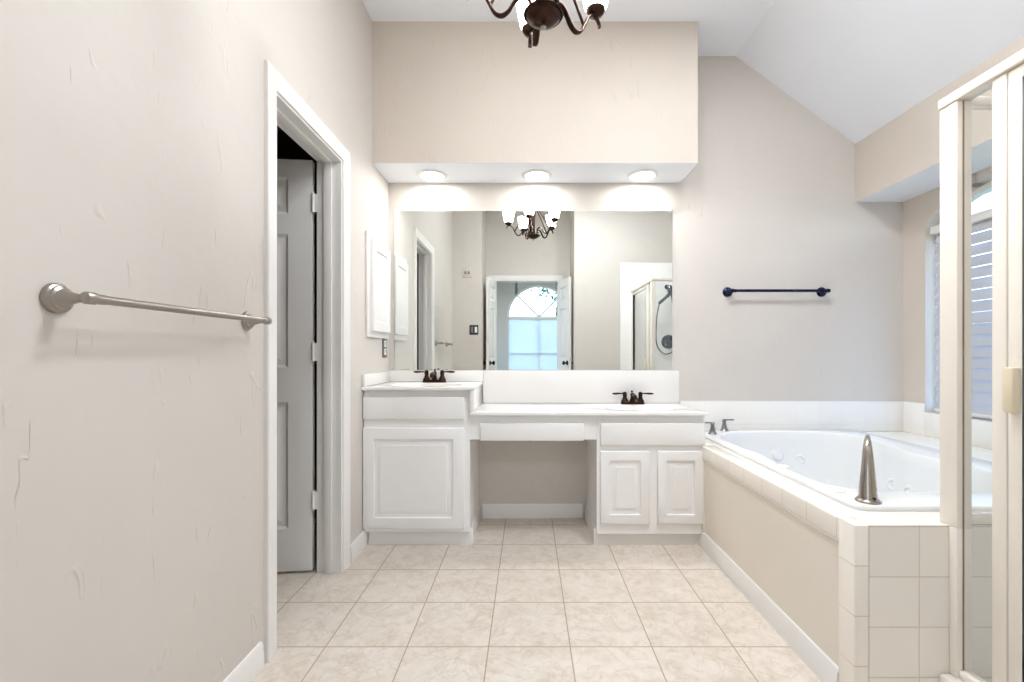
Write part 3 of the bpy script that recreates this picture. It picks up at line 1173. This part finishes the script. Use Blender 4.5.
for k in range(5):
    a = math.radians((272, 350, 55, 130, 204)[k])          # 0 = towards the mirror, clockwise from above
    ux, uy = math.sin(a), math.cos(a)
    P = lambda r, z: (CX + ux * r, CY + uy * r, CZ + z)
    tang = (uy, -ux, 0)
    m = MB()
    path = spline([P(*q_) for q_ in ((0.062, 0.018), (0.050, 0.024), (0.046, 0.044), (0.058, 0.062), (0.080, 0.066), (0.102, 0.046), (0.122, 0.016), (0.146, 0.0), (0.170, 0.010), (0.190, 0.044), (0.208, 0.078), (0.230, 0.096), (0.250, 0.094), (0.264, 0.078), (0.267, 0.064))], 6)
    nn = len(path)
    rr = [0.0045 + 0.0018 * math.sin(PI * min(1, i / (nn * 0.9))) for i in range(nn)]
    m.tube(path, rr, 12, 1.75, up=tang)
    arm = m.build('arm', M['bronze'], ch, ang=60)
    m = MB()
    m.tube(spline([P(0.186, 0.040), P(0.135, 0.125), P(0.085, 0.205), P(0.030, 0.285)]), 0.0055, 10)
    m.build('brace', M['bronze'], arm)
    m = MB()
    m.lathe([(0.006, 0.090), (0.010, 0.096), (0.024, 0.102), (0.033, 0.114), (0.036, 0.124), (0.033, 0.126), (0.02, 0.124)], P(0.247, 0), (0, 0, 1), 28)
    m.build('cup', M['bronze'], arm)
    m = MB()
    oz = CZ
    pr = [(0.012, 0.1265), (0.036, 0.127), (0.043, 0.137), (0.0475, 0.160), (0.053, 0.190), (0.059, 0.222), (0.064, 0.243), (0.0615, 0.243), (0.0565, 0.222), (0.0505, 0.190), (0.045, 0.160), (0.0405, 0.139), (0.012, 0.131)]
    m.lathe(pr, P(0.247, 0), (0, 0, 1), 36)
    m.build('shade', M['shade'], arm)


# ------------------------------------------------------------------ towel bars
def towel_bar(name, loc, along, out, length, proj, mat, label, small=1.0):
    t = thing(name, loc, label, 'towel bar')
    L, A, O = Vector(loc), Vector(along), Vector(out)
    for e in (0, 1):
        p = L + A * (length * e)
        m = MB()
        s_ = small
        m.lathe([(0.031 * s_, 0.0005), (0.031 * s_, 0.005), (0.029 * s_, 0.009), (0.025 * s_, 0.011), (0.024 * s_, 0.015), (0.019 * s_, 0.018), (0.0175 * s_, 0.022), (0.0135 * s_, 0.026), (0.0120 * s_, 0.034), (0.0090 * s_, 0.045), (0.0078 * s_, proj - 0.012), (0.0078 * s_, proj - 0.004)], p, O, 32)
        m.build('mount', mat, t)
    m = MB()
    b0 = L + O * proj
    m.cyl(b0, b0 + A * length, 0.0092 * small, n=20)
    for e, s_ in ((0, 1), (1, -1)):
        m.lathe([(0.004 * small, -0.0135), (0.0105 * small, -0.012), (0.0125 * small, -0.009), (0.0125 * small, 0.009), (0.0105 * small, 0.011), (0.0105 * small, 0.030), (0.0085 * small, 0.032)], b0 + A * (length * e), A * s_, 24)
    m.build('bar', mat, t)
    return t


towel_bar('towel_bar', (XL, 0.908, 1.211), (0, 1, 0), (1, 0, 0), 0.615, 0.068, M['nickel2'], 'brushed nickel towel bar on the long plain wall before the doorway')
towel_bar('towel_bar', (1.342, YB, 1.517), (1, 0, 0), (0, -1, 0), 0.632, 0.068, M['blue_reflect'], 'dark bronze towel bar, window blue painted in, on the wall above the bathtub', 1.05)

# ------------------------------------------------------------------ medicine cabinet, plates
mc = thing('medicine_cabinet', (XL, 2.83, 1.21), 'white medicine cabinet with raised-panel door on the wall beside the mirror', 'cabinet')
m = MB()
m.box(XL + 0.0005, XL + 0.014, 2.635, 3.035, 1.20, 1.815, 0.003)
m.build('frame', M['white'], mc)
m = MB()
P = lambda u, v, d: (XL + 0.036 - d, u, v)
m.paneled([2.675, 3.005], [1.235, 1.775], {(0, 0)}, [(0, 0.006), (0.004, 0.001), (0.008, 0), (0.055, 0), (0.061, 0.007), (0.068, 0.0075), (0.088, 0.001), (0.092, 0.0006)], P)
for (a, b) in (((2.675, 1.235), (3.005, 1.235)), ((3.005, 1.235), (3.005, 1.775)), ((3.005, 1.775), (2.675, 1.775)), ((2.675, 1.775), (2.675, 1.235))):
    m.quad((XL + 0.030, a[0], a[1]), (XL + 0.030, b[0], b[1]), (XL + 0.0145, b[0], b[1]), (XL + 0.0145, a[0], a[1]))
m.quad((XL + 0.0145, 2.675, 1.235), (XL + 0.0145, 3.005, 1.235), (XL + 0.0145, 3.005, 1.775), (XL + 0.0145, 2.675, 1.775))
m.build('door', M['white'], mc)

ol = thing('wall_outlet', (XL, 2.975, 1.14), 'pewter duplex outlet plate with white sockets below the medicine cabinet', 'outlet')
m = MB()
m.box(XL + 0.0005, XL + 0.007, 2.935, 3.015, 1.078, 1.202, 0.003)
m.build('plate', M['plate'], ol)
for zz in (1.114, 1.166):
    m = MB()
    m.box(XL + 0.0065, XL + 0.0095, 2.957, 2.993, zz - 0.020, zz + 0.020, 0.006)
    so = m.build('socket', M['socket'], ol)
    m = MB()
    for yy in (2.968, 2.982):
        m.box(XL + 0.0093, XL + 0.0099, yy - 0.0015, yy + 0.0015, zz - 0.004, zz + 0.010)
    m.build('slot', M['dark'], so)

sw = thing('light_switch', (-0.67, YF, 1.40), 'dark square switch plate with white rocker by the entry passage, in the mirror', 'light switch')
m = MB()
m.box(-0.725, -0.615, YF + 0.0005, YF + 0.007, 1.34, 1.46, 0.003)
m.build('plate', M['dplate'], sw)
m = MB()
m.box(-0.660, -0.630, YF + 0.0065, YF + 0.011, 1.365, 1.435, 0.002)
m.build('rocker', M['socket'], sw)
m = MB()
m.box(-0.708, -0.678, YF + 0.0065, YF + 0.011, 1.365, 1.435, 0.002)
m.build('rocker', M['plate'], sw)

vp = thing('wall_plate', (-0.755, YF, 2.10), 'pale blank plate high on the wall by the entry passage, in the mirror', 'wall plate')
m = MB()
m.box(-0.815, -0.695, YF + 0.0005, YF + 0.008, 2.045, 2.165, 0.003)
m.build('plate', M['beige'], vp)
for xx in (-0.775, -0.735):
    m = MB()
    m.box(xx - 0.012, xx + 0.012, YF + 0.0075, YF + 0.010, 2.09, 2.125, 0.002)
    m.build('button', M['plate'], vp)

# ------------------------------------------------------------------ tub surround
DZ = 0.58
TX0 = 0.990
TY0 = 1.3835
tx0, tx1, ty0, ty1 = 1.085, 2.17, 1.505, 3.03     # tub outer rim
ts = thing('tub_surround', (1.76, 2.2, 0), 'tiled tub deck with painted apron and white tile splash around the bathtub', 'tub surround')
m = MB()
m.box(TX0 + 0.0446, XR - 0.001, TY0, ty0 + 0.03, 0.0, DZ, 0.0)
m.box(TX0 + 0.07, tx0 + 0.03, ty0 + 0.03, YB - 0.012, 0.4, DZ)
m.box(tx1 - 0.03, XR - 0.001, ty0 + 0.03, YB - 0.012, 0.4, DZ)
m.box(tx0 + 0.03, tx1 - 0.03, ty1 - 0.03, YB - 0.012, 0.4, DZ)
m.build('tile_deck', M['tile'], ts)
m = MB()
# bullnose tiles: corner pillar, long deck edge
m.box(TX0, TX0 + 0.0446, TY0 - 0.0005, 1.456, 0.0, DZ + 0.0005, 0.004, 2)
m.box(TX0 - 0.002, TX0 + 0.070, 1.4565, 2.5975, 0.508, DZ + 0.0005, 0.006, 3)
m.box(1.014, 1.0605, 2.5975, YB - 0.012, 0.508, DZ + 0.0005, 0.002, 2)
m.build('edge_tile', M['bulltile'], ts)
m = MB()
m.box(TX0 + 0.010, TX0 + 0.05, 1.4565, 2.5985, 0.0, 0.508)
m.box(TX0 + 0.010, TX0 + 0.05, 2.5985, 2.644, 0.0, 0.073)
m.build('apron_panel', M['apron'], ts)
m = MB()
m.tube([(TX0 + 0.008, 1.458, 0.502), (TX0 + 0.008, 2.585, 0.502)], 0.0075, 12)
m.tube([(TX0 + 0.008, 1.458, 0.02), (TX0 + 0.008, 1.458, 0.502)], 0.004, 8)
m.box(TX0 + 0.002, TX0 + 0.012, 2.58, 2.599, 0.02, 0.508, 0.002)
m.build('apron_bead', M['almond'], ts)
m = MB()
baseboard(m, (TX0 + 0.010, 1.4565), (TX0 + 0.010, 2.64), (-1, 0))
m.build('apron_baseboard', M['white'], ts)
m = MB()
m.box(1.0235, XR - 0.001, YB - 0.011, YB - 0.0005, DZ, 0.785, 0.003)
m.box(XR - 0.010, XR - 0.0005, WY1, YB - 0.011, DZ, 0.785, 0.003)
m.box(XR - 0.010, XR - 0.0005, TY0, WY1, DZ, WZ0, 0.003)
m.build('splash_tile', M['splash'], ts)

# ------------------------------------------------------------------ bathtub
tb = thing('bathtub', (1.62, 2.27, 0.15), 'white drop-in jetted bathtub set in the tiled deck', 'bathtub')
n = 128
tcx, tcy = (tx0 + tx1) / 2, (ty0 + ty1) / 2
INNER = [(1.32, 1.675), (1.62, 1.655), (1.86, 1.70), (1.985, 1.85), (1.985, 2.05), (1.945, 2.27), (1.985, 2.48), (2.03, 2.68), (1.99, 2.86), (1.83, 2.95), (1.62, 2.965), (1.40, 2.955), (1.235, 2.88), (1.165, 2.72), (1.155, 2.48), (1.175, 2.27), (1.145, 2.05), (1.145, 1.85), (1.19, 1.72)]
cl_ = INNER[-2:] + INNER + INNER[:3]
dense = []
for i in range(2, len(cl_) - 2):
    p0, p1, p2, p3 = (Vector((*cl_[j], 0)) for j in (i - 1, i, i + 1, i + 2))
    for j in range(16):
        t = j / 16
        dense.append(0.5 * ((2 * p1) + (p2 - p0) * t + (2 * p0 - 5 * p1 + 4 * p2 - p3) * t * t + (3 * p1 - p0 - 3 * p2 + p3) * t ** 3))
dang = sorted(((math.atan2(p.y - tcy, p.x - tcx) % (2 * PI), math.hypot(p.x - tcx, p.y - tcy)) for p in dense))


def inner_r(a):
    a %= 2 * PI
    for i in range(len(dang)):
        a0, r0 = dang[i - 1]
        a1, r1 = dang[i]
        if i == 0:
            a0 -= 2 * PI
        if a0 <= a <= a1:
            return r0 + (r1 - r0) * ((a - a0) / max(a1 - a0, 1e-9))
    a0, r0 = dang[-1]
    a1, r1 = dang[0]
    return r0 + (r1 - r0) * ((a - a0) / (a1 + 2 * PI - a0))


def outer_p(a, ins, z):
    hx, hy = (tx1 - tx0) / 2 - ins, (ty1 - ty0) / 2 - ins
    c, s_ = math.cos(a), math.sin(a)
    p = 36
    t = (abs(c / hx) ** p + abs(s_ / hy) ** p) ** (-1 / p)
    return (tcx + c * t, tcy + s_ * t, z)


def inner_p(a, k, z, off=0.0, sx=0.0, sy=0.0):
    r = inner_r(a)
    return (tcx + math.cos(a) * (r * k + off) + sx, tcy + math.sin(a) * (r * k + off) + sy, z)


cam_a = math.atan2((ty1 - ty0) / 2, (tx1 - tx0) / 2)
angs = sorted([2 * PI * k / n for k in range(n)] + [s_ * cam_a + o_ for s_, o_ in ((1, 0), (1, PI), (-1, PI), (-1, 2 * PI))])
m = MB()
R = []
R.append([outer_p(a, 0.002, DZ + 0.0005) for a in angs])
R.append([outer_p(a, 0, DZ + 0.010) for a in angs])
R.append([outer_p(a, 0.002, DZ + 0.016) for a in angs])
R.append([outer_p(a, 0.006, DZ + 0.018) for a in angs])
R.append([inner_p(a, 1, DZ + 0.019, 0.012) for a in angs])
R.append([inner_p(a, 1, DZ + 0.017, 0.003) for a in angs])
R.append([inner_p(a, 1, DZ + 0.006, -0.005) for a in angs])
R.append([inner_p(a, 1, DZ - 0.04, -0.013) for a in angs])
for k, z in ((0.95, 0.44), (0.90, 0.32), (0.84, 0.22), (0.76, 0.165), (0.6, 0.15), (0.3, 0.148)):
    R.append([inner_p(a, k, z) for a in angs])
m.rings(R, cap0=False, cap1=True)
m.build('shell', M['acrylic'], tb, ang=50)


def disc_on(m, c, nrm, r, h=0.012):
    m.lathe([(r, 0), (r, h * 0.5), (r * 0.85, h), (r * 0.6, h * 1.05), (r * 0.5, h * 0.5), (r * 0.2, h * 0.5), (r * 0.1, h * 0.9), (0.001, h)], c, nrm, 24)


for (a_deg, z) in ((-12, 0.40), (8, 0.40), (28, 0.40), (150, 0.40), (200, 0.40), (80, 0.42)):
    a = math.radians(a_deg)
    p = Vector(inner_p(a, 0.955, z))
    m = MB()
    disc_on(m, p, (-math.cos(a), -math.sin(a), 0.15), 0.034)
    m.build('jet', M['acrylic'], tb)
for yy in (2.03, 1.675):
    m = MB()
    m.lathe([(0.030, 0), (0.030, 0.004), (0.024, 0.008), (0.010, 0.009), (0.001, 0.009)], (1.130, yy, DZ + 0.0175), (0, 0, 1), 28)
    m.build('air_control', M['almond'], tb)
m = MB()
m.lathe([(0.036, 0), (0.036, 0.008), (0.030, 0.014), (0.001, 0.016)], inner_p(math.radians(92), 0.955, 0.45), (0, -1, 0.2), 28)
m.build('overflow_cover', M['acrylic'], tb)

# tub filler: tall spout and two lever handles on the rim
sp_ = thing('tub_spout', (1.158, 1.553, DZ + 0.0185), 'tall tapered brushed nickel spout on the near corner of the bathtub rim', 'tub spout')
X, Y, Z = sp_.location
m = MB()
m.lathe([(0.038, 0), (0.038, 0.003), (0.034, 0.007), (0.030, 0.012)], (X, Y, Z), (0, 0, 1), 32)
pa = spline([(X, Y, Z + 0.008), (X + 0.001, Y + 0.002, Z + 0.06), (X + 0.004, Y + 0.006, Z + 0.12), (X + 0.012, Y + 0.018, Z + 0.175), (X + 0.030, Y + 0.042, Z + 0.205), (X + 0.058, Y + 0.078, Z + 0.203), (X + 0.083, Y + 0.108, Z + 0.165), (X + 0.088, Y + 0.114, Z + 0.150)], 6)
nn = len(pa)
ra = []
for i in range(nn):
    t = i / (nn - 1)
    ra.append(0.032 - 0.0385 * min(t, 0.62) + (0.0 if t < 0.62 else 0.004 * (t - 0.62)))
m.tube(pa, ra, 24, 0.9, up=(0.8, -0.6, 0))
m.build('spout_body', M['nickel'], sp_, ang=60)
m = MB()
m.cyl((X - 0.001, Y - 0.0295, Z + 0.018), (X - 0.001, Y - 0.0335, Z + 0.018), 0.0045, n=14)
m.build('set_screw', M['dark'], sp_)


def tub_handle(loc, rz, label):
    t = thing('tub_tap', loc, label, 'tub handle', 'tub filler handles', rz)
    m = MB()
    m.lathe([(0.026, 0), (0.026, 0.003), (0.022, 0.008), (0.0165, 0.022), (0.0125, 0.042), (0.0115, 0.056), (0.013, 0.060), (0.013, 0.068), (0.010, 0.072)], (0, 0, 0), (0, 0, 1), 28)
    m.build('base', M['grey'], t, local=True)
    m = MB()
    m.box(-0.010, 0.062, -0.0075, 0.0075, 0.0665, 0.0755, 0.003)
    m.build('lever', M['grey'], t, local=True)
    return t


tub_handle((1.158, 2.86, DZ + 0.0185), PI, 'grey tub lever handle closest to the vanity counter')
tub_handle((1.285, 2.985, DZ + 0.0185), 0.0, 'grey tub lever handle closest to the mirror wall')

# ------------------------------------------------------------------ shower
st = thing('shower_stall', (1.9, 0.93, 0), 'white tiled shower stall with a low curb beside the tub', 'shower stall')
m = MB()
m.box(1.144, 2.2, YF + 0.0005, YF + 0.012, 0.0, 2.23, 0.003)
m.box(2.2, XR - 0.001, YF + 0.0005, YF + 0.012, 0.0, 2.12, 0.003)
m.box(XR - 0.012, XR - 0.0005, YF + 0.012, TY0 - 0.001, 0.0, 2.12, 0.003)
m.build('wall_tile', M['shtile'], st)
m = MB()
m.box(1.244, 1.345, YF + 0.0125, TY0 - 0.001, 0.0, 0.135, 0.008)
m.build('curb', M['tile'], st)
m = MB()
m.box(1.3455, XR - 0.0125, YF + 0.0125, TY0 - 0.001, 0.0, 0.04, 0.004)
m.lathe([(0.045, 0.04), (0.045, 0.043), (0.04, 0.044), (0.001, 0.042)], (1.93, 0.93, 0), (0, 0, 1), 28)
m.build('pan', M['acrylic'], st)

GX = 1.276
HZ = 1.886
en = thing('shower_enclosure', (GX + 0.02, 0.95, 0.135), 'almond framed glass shower enclosure with hinged door, next to the tub', 'shower enclosure')
m = MB()
m.box(GX, GX + 0.045, 1.356, 1.415, DZ + 0.001, HZ - 0.031, 0.003)
m.box(GX + 0.0, GX + 0.045, 1.356, TY0 - 0.0010, 0.136, DZ + 0.001, 0.002)
m.build('corner_post', M['almond'], en)
m = MB()
m.box(GX - 0.004, GX + 0.047, YF + 0.0125, 1.417, HZ - 0.030, HZ, 0.004)
m.box(GX + 0.047, XR - 0.012, 1.386, 1.417, HZ - 0.030, HZ, 0.004)
m.build('header', M['almond'], en)
m = MB()
m.box(GX + 0.004, GX + 0.043, 1.220, 1.259, 0.136, HZ - 0.031, 0.003)
m.build('strike_post', M['almond'], en)
m = MB()
m.box(GX + 0.004, GX + 0.043, YF + 0.0125, YF + 0.045, 0.136, HZ - 0.031, 0.003)
m.build('wall_jamb', M['almond'], en)
m = MB()
m.box(XR - 0.035, XR - 0.0125, 1.392, 1.412, DZ + 0.033, HZ - 0.031, 0.002)
m.build('deck_jamb', M['almond'], en)
m = MB()
m.box(GX + 0.004, GX + 0.043, 1.2595, 1.3555, 0.136, 0.160, 0.003)
m.box(GX + 0.0455, XR - 0.0125, 1.386, 1.416, DZ + 0.001, DZ + 0.032, 0.003)
m.build('sill_rail', M['almond'], en)
m = MB()
m.box(GX + 0.020, GX + 0.025, 1.2595, 1.3555, 0.161, HZ - 0.032)
m.build('side_glass', M['glass'], en)
m = MB()
m.box(GX + 0.046, XR - 0.036, 1.399, 1.404, DZ + 0.033, HZ - 0.032)
m.build('deck_glass', M['glass'], en)
m = MB()
m.box(GX + 0.016, GX + 0.0195, 1.3538, 1.3555, 0.161, HZ - 0.034)
m.build('old_caulk', M['caulk'], en)
m = MB()
dy0, dy1, dz0, dz1 = YF + 0.047, 1.218, 0.150, HZ - 0.034
for (a, b, c, d) in ((dy0, dy0 + 0.032, dz0, dz1), (dy1 - 0.034, dy1, dz0, dz1), (dy0 + 0.032, dy1 - 0.034, dz0, dz0 + 0.032), (dy0 + 0.032, dy1 - 0.034, dz1 - 0.032, dz1)):
    m.box(GX + 0.006, GX + 0.034, a, b, c, d, 0.002)
dr = m.build('door', M['almond'], en)
m = MB()
m.box(GX + 0.018, GX + 0.023, dy0 + 0.0325, dy1 - 0.0345, dz0 + 0.0325, dz1 - 0.0325)
m.build('door_glass', M['glass'], dr)
m = MB()
m.box(GX - 0.018, GX + 0.0055, dy1 - 0.034, dy1 - 0.006, 0.945, 1.065, 0.005)
m.build('door_handle', M['handle'], dr)
m = MB()
m.box(GX + 0.030, GX + 0.036, dy1 - 0.0345, dy1 - 0.040, dz0 + 0.03, dz1 - 0.03)
m.build('door_seal', M['dark'], dr)

sv = thing('shower_valve', (1.735, YF + 0.012, 1.25), 'round grey shower valve plate with lever inside the shower, in the mirror', 'shower valve')
m = MB()
m.lathe([(0.085, 0.0005), (0.085, 0.004), (0.078, 0.009), (0.05, 0.012), (0.044, 0.015), (0.03, 0.02), (0.028, 0.05), (0.02, 0.055), (0.001, 0.056)], sv.location, (0, 1, 0), 40)
m.build('plate', M['chrome'], sv)
m = MB()
m.tube([(1.735, YF + 0.06, 1.25), (1.715, YF + 0.068, 1.235), (1.68, YF + 0.07, 1.21)], [0.008, 0.008, 0.006], 12)
m.build('lever', M['chrome'], sv)

sh = thing('hand_shower', (1.72, YF + 0.012, 1.93), 'grey handheld shower head with looping hose, in the mirror', 'shower head')
m = MB()
m.lathe([(0.030, 0.0005), (0.028, 0.006), (0.012, 0.01)], (1.72, YF + 0.012, 1.93), (0, 1, 0), 28)
m.tube(spline([(1.72, YF + 0.015, 1.93), (1.72, YF + 0.07, 1.94), (1.72, YF + 0.12, 1.92)]), 0.010, 14)
m.build('arm', M['chrome'], sh)
m = MB()
m.tube([(1.72, YF + 0.115, 1.925), (1.72, YF + 0.135, 1.87), (1.72, YF + 0.14, 1.84)], [0.028, 0.034, 0.026], 16)
m.build('bracket', M['chrome'], sh)
m = MB()
m.tube(spline([(1.725, YF + 0.14, 1.84), (1.66, YF + 0.15, 1.78), (1.58, YF + 0.165, 1.71)]), [0.022] * 5 + [0.018] * 8, 14)
m.lathe([(0.012, 0), (0.042, 0.02), (0.045, 0.028), (0.03, 0.03)], (1.74, YF + 0.13, 1.865), (0.3, 0.9, -0.5), 28)
m.build('spray_wand', M['chrome'], sh)
m = MB()
m.tube(spline([(1.585, YF + 0.163, 1.715), (1.565, YF + 0.12, 1.55), (1.575, YF + 0.06, 1.25), (1.64, YF + 0.04, 1.13), (1.72, YF + 0.04, 1.10), (1.80, YF + 0.05, 1.18), (1.80, YF + 0.07, 1.5), (1.735, YF + 0.13, 1.84)], 10), 0.0065, 10)
m.build('hose', M['chrome'], sh)
